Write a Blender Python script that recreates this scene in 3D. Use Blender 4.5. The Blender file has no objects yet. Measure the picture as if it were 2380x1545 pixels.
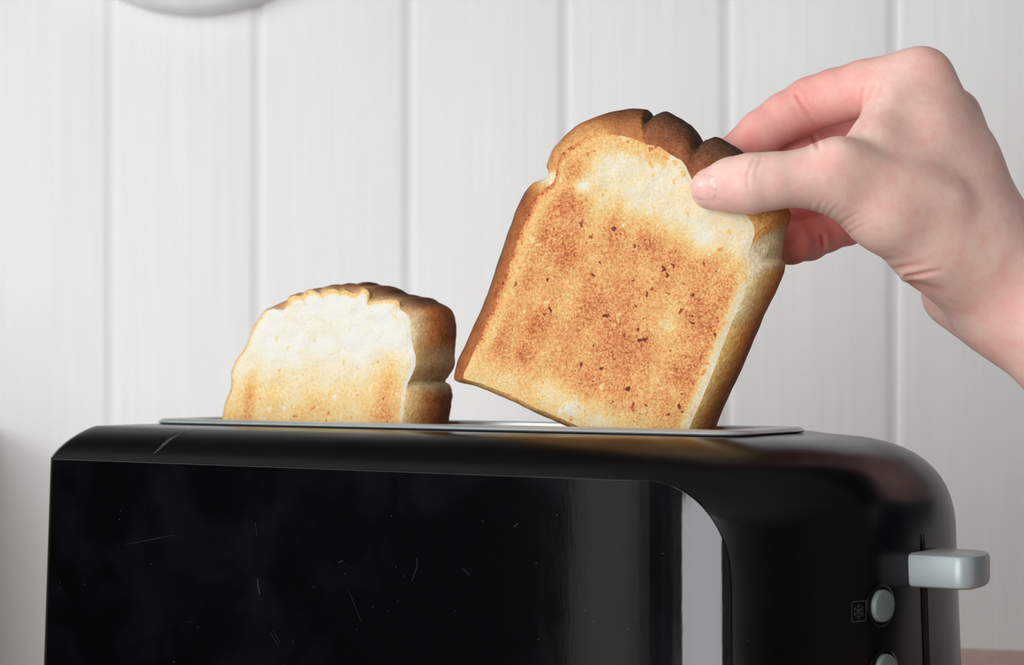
import bpy, bmesh, math, random
import numpy as np
from mathutils import Vector, Matrix, noise as mnoise

random.seed(7)
rng = np.random.default_rng(7)
scene = bpy.context.scene
COL = scene.collection

# ------------------------------------------------------------------ camera
HC = 0.235                 # lens height above the worktop (worktop is z = 0)
FPX = 5000.0               # focal length in pixels of the 2380 x 1545 frame
CX, HOR = 1190.0, 840.0    # principal column, horizon row
cam_d = bpy.data.cameras.new('camera')
cam_d.sensor_width = 36.0
cam_d.lens = 36.0 * FPX / 2380.0
cam_d.shift_y = (HOR - 772.5) / 2380.0
cam_d.clip_start = 0.02
cam_d.clip_end = 50
cam_d.dof.use_dof = True
cam_d.dof.focus_distance = 0.812
cam_d.dof.aperture_fstop = 17.0
cam = bpy.data.objects.new('camera', cam_d)
COL.objects.link(cam)
cam.location = (0, 0, HC)
cam.rotation_euler = (math.pi / 2, 0, 0)
scene.camera = cam

# ------------------------------------------------------------------ world, lights, exposure
ROOM_A = math.radians(-12.6)      # the panelled wall is turned this much to the lens
RM = Matrix.Rotation(ROOM_A, 4, 'Z')
WALL_Y = 1.464                    # distance of the panelled wall in room axes

world = bpy.data.worlds.new('sky')
scene.world = world
world.use_nodes = True
bg = world.node_tree.nodes['Background']
bg.inputs[0].default_value = (0.80, 0.88, 1.0, 1)
bg.inputs[1].default_value = 1.0


def area(name, loc, target, sx, sy, power, col):
    d = bpy.data.lights.new(name, 'AREA')
    d.shape = 'RECTANGLE'
    d.size, d.size_y = sx, sy
    d.energy = power
    d.color = col
    o = bpy.data.objects.new(name, d)
    COL.objects.link(o)
    p = RM @ Vector(loc)
    q = RM @ Vector(target)
    o.location = p
    o.rotation_euler = (q - p).to_track_quat('-Z', 'Y').to_euler()
    return o


# daylight entering through the window in the left wall, and the glazed door behind the camera
area('side_window_daylight', (-2.36, -0.55, 0.98), (0.0, -0.55, 0.98), 2.2, 0.95, 29.0, (0.97, 0.985, 1.0))
area('door_daylight', (-0.95, -2.36, 0.35), (-0.95, 0.0, 0.35), 1.1, 2.2, 69.0, (0.98, 0.99, 1.0))

scene.view_settings.view_transform = 'Standard'
scene.view_settings.look = 'None'
scene.view_settings.exposure = 0.08
scene.view_settings.gamma = 1.0
scene.view_settings.use_curve_mapping = False
scene.cycles.use_denoising = True
scene.cycles.max_bounces = 10
scene.cycles.diffuse_bounces = 6


# ------------------------------------------------------------------ helpers
def P(px, py, y):
    """point at image column px, row py and depth y"""
    return Vector(((px - CX) / FPX * y, y, HC - (py - HOR) / FPX * y))


def s2l(c):
    c = c / 255.0
    return c / 12.92 if c <= 0.04045 else ((c + 0.055) / 1.055) ** 2.4


def rgb(r, g, b):
    return (s2l(r), s2l(g), s2l(b), 1.0)


def link(name, mesh, mat=None, parent=None, smooth=True, sharp=None):
    o = bpy.data.objects.new(name, mesh)
    COL.objects.link(o)
    if mat is not None and not mesh.materials:
        mesh.materials.append(mat)
    if smooth:
        mesh.polygons.foreach_set('use_smooth', [True] * len(mesh.polygons))
        if sharp is not None:
            mesh.set_sharp_from_angle(angle=math.radians(sharp))
    if parent is not None:
        o.parent = parent
    return o


def mesh_pd(name, verts, faces):
    me = bpy.data.meshes.new(name)
    me.from_pydata([tuple(v) for v in verts], [], faces)
    me.update()
    return me


def mesh_bm(name, bm):
    bmesh.ops.recalc_face_normals(bm, faces=bm.faces)
    me = bpy.data.meshes.new(name)
    bm.to_mesh(me)
    bm.free()
    return me


def empty(name, loc=(0, 0, 0), rz=0.0):
    o = bpy.data.objects.new(name, None)
    COL.objects.link(o)
    o.location = loc
    o.rotation_euler = (0, 0, rz)
    o.empty_display_size = 0.02
    return o


def tag(o, label=None, cat=None, group=None, kind=None):
    for k, v in (('label', label), ('category', cat), ('group', group), ('kind', kind)):
        if v:
            o[k] = v
    return o


def box_bm(x0, x1, y0, y1, z0, z1, bev=0.0, seg=2):
    bm = bmesh.new()
    bmesh.ops.create_cube(bm, size=1.0)
    bmesh.ops.scale(bm, vec=(x1 - x0, y1 - y0, z1 - z0), verts=bm.verts)
    bmesh.ops.translate(bm, vec=((x0 + x1) / 2, (y0 + y1) / 2, (z0 + z1) / 2), verts=bm.verts)
    if bev:
        bmesh.ops.bevel(bm, geom=list(bm.edges), offset=bev, segments=seg, profile=0.5, affect='EDGES')
    return bm


def tube_mesh(name, pts, radii, n=16, cap=True):
    pts = [Vector(p) for p in pts]
    verts, faces = [], []
    prev = None
    for i, p in enumerate(pts):
        t = (pts[min(i + 1, len(pts) - 1)] - pts[max(i - 1, 0)]).normalized()
        up = prev if prev is not None else (Vector((0, 0, 1)) if abs(t.z) < 0.9 else Vector((1, 0, 0)))
        x = (up - t * up.dot(t)).normalized()
        prev = x
        y = t.cross(x)
        for k in range(n):
            a = 2 * math.pi * k / n
            verts.append(p + (x * math.cos(a) + y * math.sin(a)) * radii[i])
    m = len(pts)
    for i in range(m - 1):
        for k in range(n):
            a, b = i * n + k, i * n + (k + 1) % n
            faces.append((a, b, b + n, a + n))
    if cap:
        faces.append(tuple(range(n - 1, -1, -1)))
        faces.append(tuple((m - 1) * n + k for k in range(n)))
    return mesh_pd(name, verts, faces)


# ---- node helpers
class NT:
    def __init__(self, name):
        self.m = bpy.data.materials.new(name)
        self.m.use_nodes = True
        self.t = self.m.node_tree
        self.b = self.t.nodes['Principled BSDF']

    def n(self, typ, **kw):
        nd = self.t.nodes.new(typ)
        for k, v in kw.items():
            setattr(nd, k, v)
        return nd

    def l(self, a, b):
        self.t.links.new(a, b)

    def coord(self, which='Object', scale=(1, 1, 1)):
        c = self.n('ShaderNodeTexCoord')
        mp = self.n('ShaderNodeMapping')
        mp.inputs['Scale'].default_value = scale
        self.l(c.outputs[which], mp.inputs['Vector'])
        return mp.outputs['Vector']

    def noise(self, vec, scale, detail=3, rough=0.55, dist=0.0):
        nd = self.n('ShaderNodeTexNoise')
        nd.inputs['Scale'].default_value = scale
        nd.inputs['Detail'].default_value = detail
        nd.inputs['Roughness'].default_value = rough
        nd.inputs['Distortion'].default_value = dist
        self.l(vec, nd.inputs['Vector'])
        return nd.outputs['Fac']

    def voro(self, vec, scale, feature='F1'):
        nd = self.n('ShaderNodeTexVoronoi', feature=feature)
        nd.inputs['Scale'].default_value = scale
        self.l(vec, nd.inputs['Vector'])
        return nd

    def ramp(self, fac, stops, interp='LINEAR'):
        nd = self.n('ShaderNodeValToRGB')
        cr = nd.color_ramp
        cr.interpolation = interp
        while len(cr.elements) < len(stops):
            cr.elements.new(0.5)
        for e, (p, c) in zip(cr.elements, stops):
            e.position = p
            e.color = c if isinstance(c, tuple) else (c, c, c, 1)
        self.l(fac, nd.inputs['Fac'])
        return nd.outputs['Color']

    def math(self, op, a, b=None, c=None, clamp=False):
        nd = self.n('ShaderNodeMath', operation=op, use_clamp=clamp)
        for i, v in enumerate((a, b, c)):
            if v is None:
                continue
            if isinstance(v, (int, float)):
                nd.inputs[i].default_value = v
            else:
                self.l(v, nd.inputs[i])
        return nd.outputs[0]

    def mix(self, fac, a, b, blend='MIX'):
        nd = self.n('ShaderNodeMix', data_type='RGBA', blend_type=blend)
        for s, v in ((nd.inputs[0], fac), (nd.inputs[6], a), (nd.inputs[7], b)):
            if isinstance(v, (int, float)):
                s.default_value = v
            elif isinstance(v, tuple):
                s.default_value = v
            else:
                self.l(v, s)
        return nd.outputs[2]

    def attr(self, name):
        nd = self.n('ShaderNodeAttribute', attribute_name=name)
        return nd

    def bump(self, h, strength, dist):
        nd = self.n('ShaderNodeBump')
        nd.inputs['Strength'].default_value = strength
        nd.inputs['Distance'].default_value = dist
        self.l(h, nd.inputs['Height'])
        self.l(nd.outputs[0], self.b.inputs['Normal'])
        return nd

    def set(self, **kw):
        for k, v in kw.items():
            k = k.replace('_', ' ')
            s = self.b.inputs[k]
            if isinstance(v, (int, float, tuple)):
                s.default_value = v
            else:
                self.l(v, s)
        return self


# ------------------------------------------------------------------ materials
def mat_panel_wall():
    t = NT('white_painted_boards')
    v = t.coord('Object', (1, 1, 0.035))
    oi = t.n('ShaderNodeObjectInfo')
    off = t.n('ShaderNodeVectorMath', operation='ADD')
    t.l(v, off.inputs[0])
    cmb = t.n('ShaderNodeCombineXYZ')
    t.l(t.math('MULTIPLY', oi.outputs['Random'], 37.0), cmb.inputs[0])
    t.l(t.math('MULTIPLY', oi.outputs['Random'], 11.0), cmb.inputs[2])
    t.l(cmb.outputs[0], off.inputs[1])
    g = t.noise(off.outputs[0], 210, 4, 0.6, 0.6)
    g2 = t.noise(off.outputs[0], 45, 2, 0.5, 0.4)
    h = t.math('ADD', t.math('MULTIPLY', g, 0.6), t.math('MULTIPLY', g2, 0.8))
    col = t.ramp(g, [(0.3, rgb(226, 226, 224)), (0.7, rgb(231, 231, 229))])
    t.set(Base_Color=col, Roughness=0.5)
    t.b.inputs['Specular IOR Level'].default_value = 0.3
    t.bump(h, 0.16, 0.0012)
    return t.m


def mat_plain(name, col, rough=0.6, metal=0.0, spec=0.5, var=0.06, scale=60):
    t = NT(name)
    f = t.noise(t.coord('Object'), scale, 3)
    lo = tuple(c * (1 - var) for c in col[:3]) + (1,)
    hi = tuple(min(1, c * (1 + var)) for c in col[:3]) + (1,)
    t.set(Base_Color=t.ramp(f, [(0.3, lo), (0.7, hi)]), Roughness=rough, Metallic=metal)
    t.b.inputs['Specular IOR Level'].default_value = spec
    return t.m


def mat_wood_top():
    t = NT('warm_wood_worktop')
    v = t.coord('Object', (0.12, 1, 1))
    f = t.noise(v, 60, 5, 0.6, 1.2)
    t.set(Base_Color=t.ramp(f, [(0.3, rgb(170, 138, 122)), (0.55, rgb(190, 158, 142)), (0.75, rgb(200, 170, 154))]),
          Roughness=0.45)
    return t.m


def mat_gloss_panel():
    t = NT('gloss_black_panel')
    v = t.coord('Object')
    smudge = t.noise(v, 22, 4, 0.6, 0.8)
    fine = t.noise(t.coord('Object', (1, 1, 0.15)), 900, 2)
    rough = t.ramp(smudge, [(0.35, 0.07), (0.75, 0.13)])
    dust = t.voro(v, 420)
    specks = t.math('LESS_THAN', dust.outputs['Distance'], 0.06)
    keep = t.math('GREATER_THAN', t.noise(v, 60, 2), 0.62)
    sp = t.math('MULTIPLY', specks, keep)
    base = t.ramp(smudge, [(0.45, rgb(1, 1, 2)), (0.8, rgb(10, 12, 16))])
    col = t.mix(t.math('MULTIPLY', sp, 0.55), base, rgb(120, 125, 130))
    t.set(Base_Color=col, Roughness=rough)
    t.b.inputs['Specular IOR Level'].default_value = 0.36
    t.bump(fine, 0.02, 0.0004)
    return t.m


def mat_body():
    t = NT('satin_black_plastic')
    v = t.coord('Object')
    f = t.noise(v, 1400, 2)
    sm = t.noise(v, 26, 3)
    dust = t.voro(v, 380)
    sp = t.math('MULTIPLY', t.math('LESS_THAN', dust.outputs['Distance'], 0.05),
                t.math('GREATER_THAN', t.noise(v, 50, 2), 0.60))
    col = t.mix(t.math('MULTIPLY', sp, 0.4), rgb(4, 4, 4), rgb(110, 108, 104))
    t.set(Base_Color=col, Roughness=t.ramp(sm, [(0.3, 0.20), (0.7, 0.28)]))
    t.b.inputs['Specular IOR Level'].default_value = 0.2
    t.bump(f, 0.05, 0.0003)
    return t.m


def mat_metal(name, col, rough, brushed=True):
    t = NT(name)
    v = t.coord('Object', (0.05, 1, 1))
    f = t.noise(v, 900, 3)
    t.set(Base_Color=col, Metallic=1.0, Roughness=t.ramp(f, [(0.3, rough * 0.8), (0.7, rough * 1.25)]))
    return t.m


def mat_crumb():
    t = NT('toasted_crumb')
    v = t.coord('Object')
    lev = t.attr('toast').outputs['Fac']
    n1 = t.noise(v, 1150, 4, 0.75)            # sub-millimetre grain
    n2 = t.noise(v, 760, 4, 0.7, 0.6)       # crumb cells
    n3 = t.noise(v, 120, 3, 0.6)             # blotches
    amp = t.math('MULTIPLY_ADD', lev, 0.78, 0.22)
    s = t.math('MULTIPLY', t.math('SUBTRACT', n1, 0.5), 1.9)
    s = t.math('ADD', s, t.math('MULTIPLY', t.math('SUBTRACT', n2, 0.5), 1.25))
    s = t.math('ADD', s, t.math('MULTIPLY', t.math('SUBTRACT', n3, 0.5), 0.5))
    val = t.math('ADD', lev, t.math('MULTIPLY', s, amp))
    # darker pin holes
    wob = t.n('ShaderNodeTexNoise')
    wob.inputs['Scale'].default_value = 420
    t.l(v, wob.inputs['Vector'])
    vd = t.n('ShaderNodeVectorMath', operation='MULTIPLY_ADD')
    t.l(wob.outputs['Color'], vd.inputs[0])
    vd.inputs[1].default_value = (0.004, 0.004, 0.004)
    t.l(v, vd.inputs[2])
    v2 = vd.outputs[0]
    vor = t.voro(v2, 210)
    hole = t.math('LESS_THAN', vor.outputs['Distance'], 0.2)
    pick = t.math('GREATER_THAN', t.noise(v, 95, 2), 0.52)
    hole = t.math('MULTIPLY', hole, pick)
    val = t.math('ADD', val, t.math('MULTIPLY', t.math('MULTIPLY', hole, 0.5), t.math('ADD', lev, 0.26)))
    # pale unbrowned cells
    vor2 = t.voro(v2, 170)
    pale = t.math('LESS_THAN', vor2.outputs['Distance'], 0.2)
    pale = t.math('MULTIPLY', pale, t.math('GREATER_THAN', t.noise(v, 75, 2), 0.57))
    val = t.math('SUBTRACT', val, t.math('MULTIPLY', pale, 0.20))
    col = t.ramp(val, [(0.0, rgb(223, 221, 215)), (0.16, rgb(225, 210, 175)), (0.34, rgb(226, 190, 122)),
                       (0.54, rgb(218, 156, 96)), (0.72, rgb(198, 116, 70)), (0.88, rgb(164, 78, 48)), (1.0, rgb(100, 48, 28))])
    t.set(Base_Color=col, Roughness=0.75)
    t.b.inputs['Specular IOR Level'].default_value = 0.25
    t.b.inputs['Subsurface Weight'].default_value = 0.12
    t.b.inputs['Subsurface Radius'].default_value = (0.003, 0.002, 0.001)
    h = t.math('ADD', t.math('MULTIPLY', n1, 0.5), n2)
    h = t.math('SUBTRACT', h, t.math('MULTIPLY', hole, 0.5))
    t.bump(h, 0.5, 0.0009)
    return t.m


def mat_crust():
    t = NT('baked_crust')
    v = t.coord('Object')
    c = t.attr('crust_colour').outputs['Color']
    n1 = t.noise(v, 900, 3, 0.7)
    n2 = t.noise(v, 260, 5, 0.7)
    f = t.math('ADD', t.math('MULTIPLY', n1, 0.55), t.math('MULTIPLY', n2, 0.45))
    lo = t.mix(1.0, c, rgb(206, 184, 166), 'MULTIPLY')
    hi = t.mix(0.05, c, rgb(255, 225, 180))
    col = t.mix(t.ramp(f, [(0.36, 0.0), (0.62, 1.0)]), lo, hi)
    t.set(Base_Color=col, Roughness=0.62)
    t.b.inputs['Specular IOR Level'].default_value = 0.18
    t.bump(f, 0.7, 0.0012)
    return t.m


def mat_skin():
    t = NT('skin')
    v = t.coord('Object')
    c = t.attr('skin_colour').outputs['Color']
    m1 = t.noise(v, 70, 5, 0.65)
    m2 = t.noise(v, 420, 3, 0.6)
    mott = t.ramp(m1, [(0.36, rgb(226, 150, 142)), (0.64, rgb(232, 208, 190))])
    m3 = t.noise(v, 210, 4, 0.6)
    col = t.mix(0.24, c, mott)
    col = t.mix(t.ramp(m3, [(0.45, 0.0), (0.75, 0.32)]), col, rgb(222, 140, 132))
    t.set(Base_Color=col, Roughness=t.ramp(m2, [(0.3, 0.42), (0.7, 0.56)]))
    t.b.inputs['Specular IOR Level'].default_value = 0.35
    t.b.inputs['Subsurface Weight'].default_value = 0.35
    t.b.inputs['Subsurface Scale'].default_value = 0.006
    t.b.inputs['Subsurface Radius'].default_value = (1.0, 0.35, 0.2)
    cell = t.voro(v, 1500)
    h = t.math('ADD', t.math('MULTIPLY', cell.outputs['Distance'], 0.5), m2)
    t.bump(h, 0.12, 0.0006)
    return t.m


def mat_nail():
    t = NT('nail')
    f = t.noise(t.coord('Object'), 200, 2)
    t.set(Base_Color=t.ramp(f, [(0.3, rgb(228, 176, 168)), (0.7, rgb(234, 188, 178))]), Roughness=0.22)
    t.b.inputs['Subsurface Weight'].default_value = 0.2
    t.b.inputs['Subsurface Scale'].default_value = 0.003
    return t.m


M_BOARD = mat_panel_wall()
M_TOP = mat_wood_top()
M_WHITE = mat_plain('white_wall_paint', rgb(226, 226, 222), 0.7)
M_CEIL = mat_plain('white_ceiling_paint', rgb(235, 235, 232), 0.8)
M_DIM = mat_plain('slate_grey_wall_paint', rgb(150, 150, 149), 0.8)
M_GREY = mat_plain('mid_grey_wall_paint', rgb(128, 130, 132), 0.8)
M_FLOOR = mat_plain('brown_floor_boards', rgb(112, 104, 98), 0.5, scale=20, var=0.15)
M_DARKBLOCK = mat_plain('charcoal_reflection_block', rgb(30, 31, 34), 0.6)
M_PANEL = mat_gloss_panel()
M_BODY = mat_body()
M_PLATE = mat_plain('silver_steel', rgb(190, 194, 196), 0.38, metal=0.6, var=0.04, scale=400)
M_SILVER = mat_plain('silver_lacquer', rgb(158, 167, 168), 0.4, metal=0.2, spec=0.5, var=0.03)
M_BTN = mat_plain('grey_button_plastic', rgb(104, 112, 109), 0.5, var=0.03)
M_INNER = mat_plain('dark_slot_metal', rgb(60, 54, 50), 0.5, metal=0.7)
M_BLACK = mat_plain('matt_black', rgb(5, 5, 6), 0.7, spec=0.2)
M_ICON = mat_plain('faint_grey_print', rgb(58, 58, 60), 0.6)
M_SCR = mat_plain('scratched_plastic', rgb(66, 63, 57), 0.6, spec=0.1)
M_SCR2 = mat_plain('scratched_gloss', rgb(30, 31, 33), 0.6, spec=0.08)
M_FIX = mat_plain('pale_grey_enamel', rgb(224, 229, 229), 0.45)
M_PINK = mat_plain('pink_cotton', rgb(188, 156, 150), 0.9, var=0.1, scale=300)
M_SLEEVE = mat_plain('navy_knit', rgb(32, 38, 58), 0.9, var=0.2, scale=500)
M_CRUMB, M_CRUST, M_SKIN, M_NAIL = mat_crumb(), mat_crust(), mat_skin(), mat_nail()


# ------------------------------------------------------------------ the room
def rbox(name, x0, x1, y0, y1, z0, z1, mat, parent=None, bev=0.0):
    o = link(name, mesh_bm(name, box_bm(x0, x1, y0, y1, z0, z1, bev)), mat, parent, smooth=False)
    if parent is None:
        o.rotation_euler = (0, 0, ROOM_A)
        o['kind'] = 'structure'
    return o


X0, X1, Y0R, Z0, Z1 = -2.5, 2.5, -2.5, -0.9, 1.65
rbox('floor', X0 - .1, X1 + .1, Y0R - .1, WALL_Y + .1, Z0 - .06, Z0, M_FLOOR)
rbox('ceiling', X0 - .1, X1 + .1, Y0R - .1, WALL_Y + .1, Z1, Z1 + .06, M_CEIL)
rbox('wall_right', X1, X1 + .1, Y0R - .1, WALL_Y + .1, Z0, Z1, M_DIM)


def wall_with_hole(name, axis, pos, thick, holes, mat):
    """wall along one axis with rectangular openings (a0, a1, h0, h1) in rising order"""
    bm = bmesh.new()
    lo, hi = (Y0R - .1, WALL_Y + .1) if axis == 'y' else (X0 - .1, X1 + .1)
    cells, p = [], lo
    for (a0, a1, h0, h1) in holes:
        cells += [(p, a0, Z0, Z1), (a0, a1, Z0, h0), (a0, a1, h1, Z1)]
        p = a1
    cells.append((p, hi, Z0, Z1))
    for (p0, p1, q0, q1) in cells:
        if q1 - q0 < 1e-4:
            continue
        b = box_bm(*((pos, pos + thick, p0, p1) if axis == 'y' else (p0, p1, pos, pos + thick)), q0, q1)
        me = mesh_bm('tmp', b)
        bm.from_mesh(me)
        bpy.data.meshes.remove(me)
    o = link(name, mesh_bm(name, bm), mat, None, smooth=False)
    o.rotation_euler = (0, 0, ROOM_A)
    o['kind'] = 'structure'
    return o


wall_with_hole('wall_left', 'y', X0 - .1, 0.1, [(-1.75, 0.65, 0.48, 1.48)], M_WHITE)
wall_with_hole('wall_behind', 'x', Y0R - .1, 0.1, [(-1.55, -0.35, Z0, 1.5)], M_GREY)


def window(name, axis, pos, a0, a1, h0, h1, cols, rows):
    e = empty(name, (0, 0, 0), ROOM_A)
    e['kind'] = 'structure'
    t = 0.035
    bars = [(a0, a0 + t, h0, h1), (a1 - t, a1, h0, h1), (a0, a1, h0, h0 + t), (a0, a1, h1 - t, h1)]
    for i in range(1, cols):
        c = a0 + (a1 - a0) * i / cols
        bars.append((c - t / 2, c + t / 2, h0, h1))
    for i in range(1, rows):
        c = h0 + (h1 - h0) * i / rows
        bars.append((a0, a1, c - t / 2, c + t / 2))
    for (p0, p1, q0, q1) in bars:
        args = (pos - .03, pos + .03, p0, p1) if axis == 'y' else (p0, p1, pos - .03, pos + .03)
        link('window_frame', mesh_bm('window_frame', box_bm(*args, q0, q1, 0.004)), M_WHITE, e, smooth=False)
    return e


window('window_1', 'y', X0 - .05, -1.75, 0.65, 0.48, 1.48, 3, 1)
window('door_1', 'x', Y0R - .05, -1.55, -0.35, Z0, 1.5, 2, 1)
# dark panel added below the window to keep the toaster front's reflection black
rbox('reflection_dark_panel', X0, X0 + .03, -0.9, WALL_Y - .02, Z0, 0.46, M_DARKBLOCK)

# panelled wall: backing with one plank object per board
wall = rbox('wall_back', X0 - .1, X1 + .1, WALL_Y + 0.012, WALL_Y + .1, Z0, Z1, M_WHITE)
PITCH, GROOVE0 = 0.11243, 0.0390


def plank_mesh():
    # across profile: (x, depth) ; left edge rounded and lit, right edge dropping into the groove
    w = PITCH
    prof = [(0.0002, 0.012), (0.0002, 0.0024), (0.0012, 0.0016), (0.0026, 0.0007), (0.0042, 0.0001), (0.0060, 0.0),
            (w * 0.5, 0.0), (w - 0.0085, 0.0), (w - 0.0066, 0.0003), (w - 0.0040, 0.0014), (w - 0.0018, 0.0023), (w, 0.0025), (w, 0.012)]
    verts, faces = [], []
    for z in (Z0, Z1):
        for x, d in prof:
            verts.append((x, WALL_Y + d, z))
    k = len(prof)
    for i in range(k - 1):
        faces.append((i, i + 1, k + i + 1, k + i))
    faces.append(tuple(range(k - 1, -1, -1)))
    faces.append(tuple(range(k, 2 * k)))
    return mesh_pd('plank', verts, faces)


pm = plank_mesh()
pm.materials.append(M_BOARD)
pm.polygons.foreach_set('use_smooth', [True] * len(pm.polygons))
pm.set_sharp_from_angle(angle=math.radians(50))
n0 = int((X0 - GROOVE0) / PITCH) - 1
n1 = int((X1 - GROOVE0) / PITCH)
# wall coordinate origin: the foot of the lens axis on the wall line
S_OFF = 1.5 * math.sin(-ROOM_A)
for i in range(n0, n1 + 2):
    x = GROOVE0 + i * PITCH - S_OFF
    if x + PITCH < X0 or x > X1:
        continue
    o = bpy.data.objects.new('plank', pm)
    COL.objects.link(o)
    o.parent = wall
    o.location = (x, 0, 0)

# worktop and its front apron
wt = rbox('worktop', -1.6, 2.3, 0.62, WALL_Y, -0.04, 0.0, M_TOP, bev=0.004)
tag(wt, 'warm brown wooden worktop under the toaster', 'worktop')
# dark cupboard block, added out of view to darken the toaster shoulder's reflection
rbox('reflection_dark_block', -1.3, 1.5, WALL_Y - 0.36, WALL_Y - 0.002, 0.74, Z1, M_DARKBLOCK, bev=0.003)
rbox('trim_2', -1.6, 2.3, 0.66, WALL_Y, Z0, -0.04, M_WHITE)

# olive block added just out of view to shade the lower left wall
rbox('shade_block', -1.05, -0.722, 1.05, WALL_Y - .002, 0.0, 0.19, mat_plain('olive_paint', rgb(116, 112, 70), 0.6), bev=0.004)

# round pale fixture hanging high on the wall, only its lower rim in view
def wall_point(px, py, off=0.0):
    u = (px - CX) / FPX
    c, sn = math.cos(-ROOM_A), math.sin(-ROOM_A)
    s = 1.5 * u / (c + u * sn)
    y = 1.5 - s * sn
    p = P(px, py, y)
    return p - Vector((sn, c, 0)) * off


def make_fixture():
    c = wall_point(470, -436)
    e = empty('wall_fixture', c, ROOM_A)
    R = 0.147
    prof = [(0.0, -0.030), (0.6, -0.029), (0.86, -0.0265), (0.93, -0.0245), (0.97, -0.021), (0.99, -0.016), (1.0, -0.010), (1.0, 0.0)]
    split = 3

    def lathe(name, pr):
        n = 72
        verts, faces = [], []
        for r, y in pr:
            for k in range(n):
                a = 2 * math.pi * k / n
                verts.append((R * r * math.cos(a), y, R * r * math.sin(a)))
        for i in range(len(pr) - 1):
            for k in range(n):
                a, b = i * n + k, i * n + (k + 1) % n
                faces.append((a, a + n, b + n, b))
        faces.append(tuple((len(pr) - 1) * n + k for k in range(n)))
        return mesh_pd(name, verts, faces)
    link('dish', lathe('dish', [(0.001, -0.030)] + prof[1:split]), M_FIX, e, sharp=40)
    link('rim', lathe('rim', prof[split - 1:]), M_FIX, e, sharp=60)
    tag(e, 'round pale grey fixture on the white wall, its lower rim showing at the top', 'wall fixture')


make_fixture()


# pinkish low thing on the worktop behind the toaster's lever end
def make_cloth():
    e = empty('folded_cloth', (0.318, 1.22, 0), ROOM_A)
    for k in range(3):
        w, d = 0.085 - 0.002 * k, 0.055
        bm = box_bm(-w, w, -d, d, k * 0.0215, k * 0.0215 + 0.0213, 0.0075, 4)
        bmesh.ops.subdivide_edges(bm, edges=[ed for ed in bm.edges if ed.calc_length() > 0.05], cuts=6, use_grid_fill=True)
        for v in bm.verts:
            nn = mnoise.noise(v.co * 22 + Vector((k * 3, 0, 0)))
            v.co.x += 0.002 * nn
            v.co.y += 0.002 * nn
        link('fold', mesh_bm('fold', bm), M_PINK, e)
    tag(e, 'blurred pinkish folded cloth on the worktop at the lower right corner', 'cloth')


make_cloth()

# ------------------------------------------------------------------ toaster
TH = math.radians(35)
TC = Vector((-0.001, 0.8701, 0))
toaster = empty('toaster', TC, -TH)
tag(toaster, 'long black toaster with a gloss front panel and silver lever', 'toaster')
AX = Vector((math.cos(TH), -math.sin(TH), 0))
NX = Vector((math.sin(TH), math.cos(TH), 0))
HX, HY = 0.180, 0.0835
EA, EB, EN = 0.098, 0.0835, 2.8
ZT = HC - 0.0274            # body top
NC, NF, NE = 6, 40, 40      # corner, straight side, end quarter counts


def to_world(p):
    return TC + AX * p[0] + NX * p[1] + Vector((0, 0, p[2]))


def to_px(w):
    return (CX + FPX * w.x / w.y, HOR + FPX * (HC - w.z) / w.y)


def outline(d, dl=0.35):
    """closed plan outline of the body inset by d; returns list of (x, y, end weight)"""
    hy = HY - d
    xl = -HX + dl * d
    r = max(0.0055 - 0.1 * d, 0.003)
    a, b = EA - 0.55 * d, EB - d
    xr = HX - d
    cx = xr - a
    pts = []
    for i in range(NC + 1):                               # front-left corner
        t = math.pi + (math.pi / 2) * i / NC
        pts.append((xl + r + r * math.cos(t), -hy + r + r * math.sin(t), 0))
    for i in range(1, NF):                                # front
        pts.append((xl + r + (cx - xl - r) * i / NF, -hy, 0))
    q = 2.0 / EN
    for i in range(2 * NE + 1):                           # rounded end
        t = math.pi * i / (2 * NE)
        s, c = math.sin(t), math.cos(t)
        w = min(1, max(0, math.sin(t)))
        w = w * w * (3 - 2 * w)
        pts.append((cx + a * s ** q if s > 0 else cx, -b * math.copysign(abs(c) ** q, c), w))
    for i in range(1, NF):                                # back
        pts.append((cx + (xl + r - cx) * i / NF, hy, 0))
    for i in range(NC + 1):                               # back-left corner
        t = math.pi / 2 + (math.pi / 2) * i / NC
        pts.append((xl + r + r * math.cos(t), hy - r + r * math.sin(t), 0))
    return pts


def fil(w):
    D = 0.020 * (1 - w) + 0.048 * w
    H = 0.0130 * (1 - w) + 0.041 * w
    return D, H


DRAFT = 0.035


def body_ring(d_of, z_of):
    base = outline(0.0)
    cache = {}
    out = []
    for k, (x, y, w) in enumerate(base):
        d, z = d_of(w), z_of(w)
        key = round(d, 6)
        if key not in cache:
            cache[key] = outline(d)
        p = cache[key][k]
        out.append((p[0], p[1], z))
    return out


def rrect(x0, x1, y0, y1, r, n):
    """rounded rectangle sampled with n points, starting at the left end of the front side"""
    raw = []
    for (cx, cy, a0) in ((x0 + r, y0 + r, math.pi), (x1 - r, y0 + r, 1.5 * math.pi), (x1 - r, y1 - r, 0), (x0 + r, y1 - r, 0.5 * math.pi)):
        for i in range(9):
            a = a0 + math.pi / 2 * i / 8
            raw.append((cx + r * math.cos(a), cy + r * math.sin(a)))
    raw.append(raw[0])
    seg = [0.0]
    for p, q in zip(raw, raw[1:]):
        seg.append(seg[-1] + math.hypot(q[0] - p[0], q[1] - p[1]))
    out = []
    j = 0
    for i in range(n):
        s = seg[-1] * i / n
        while seg[j + 1] < s:
            j += 1
        f = (s - seg[j]) / max(seg[j + 1] - seg[j], 1e-9)
        out.append((raw[j][0] + f * (raw[j + 1][0] - raw[j][0]), raw[j][1] + f * (raw[j + 1][1] - raw[j][1])))
    return out


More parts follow.
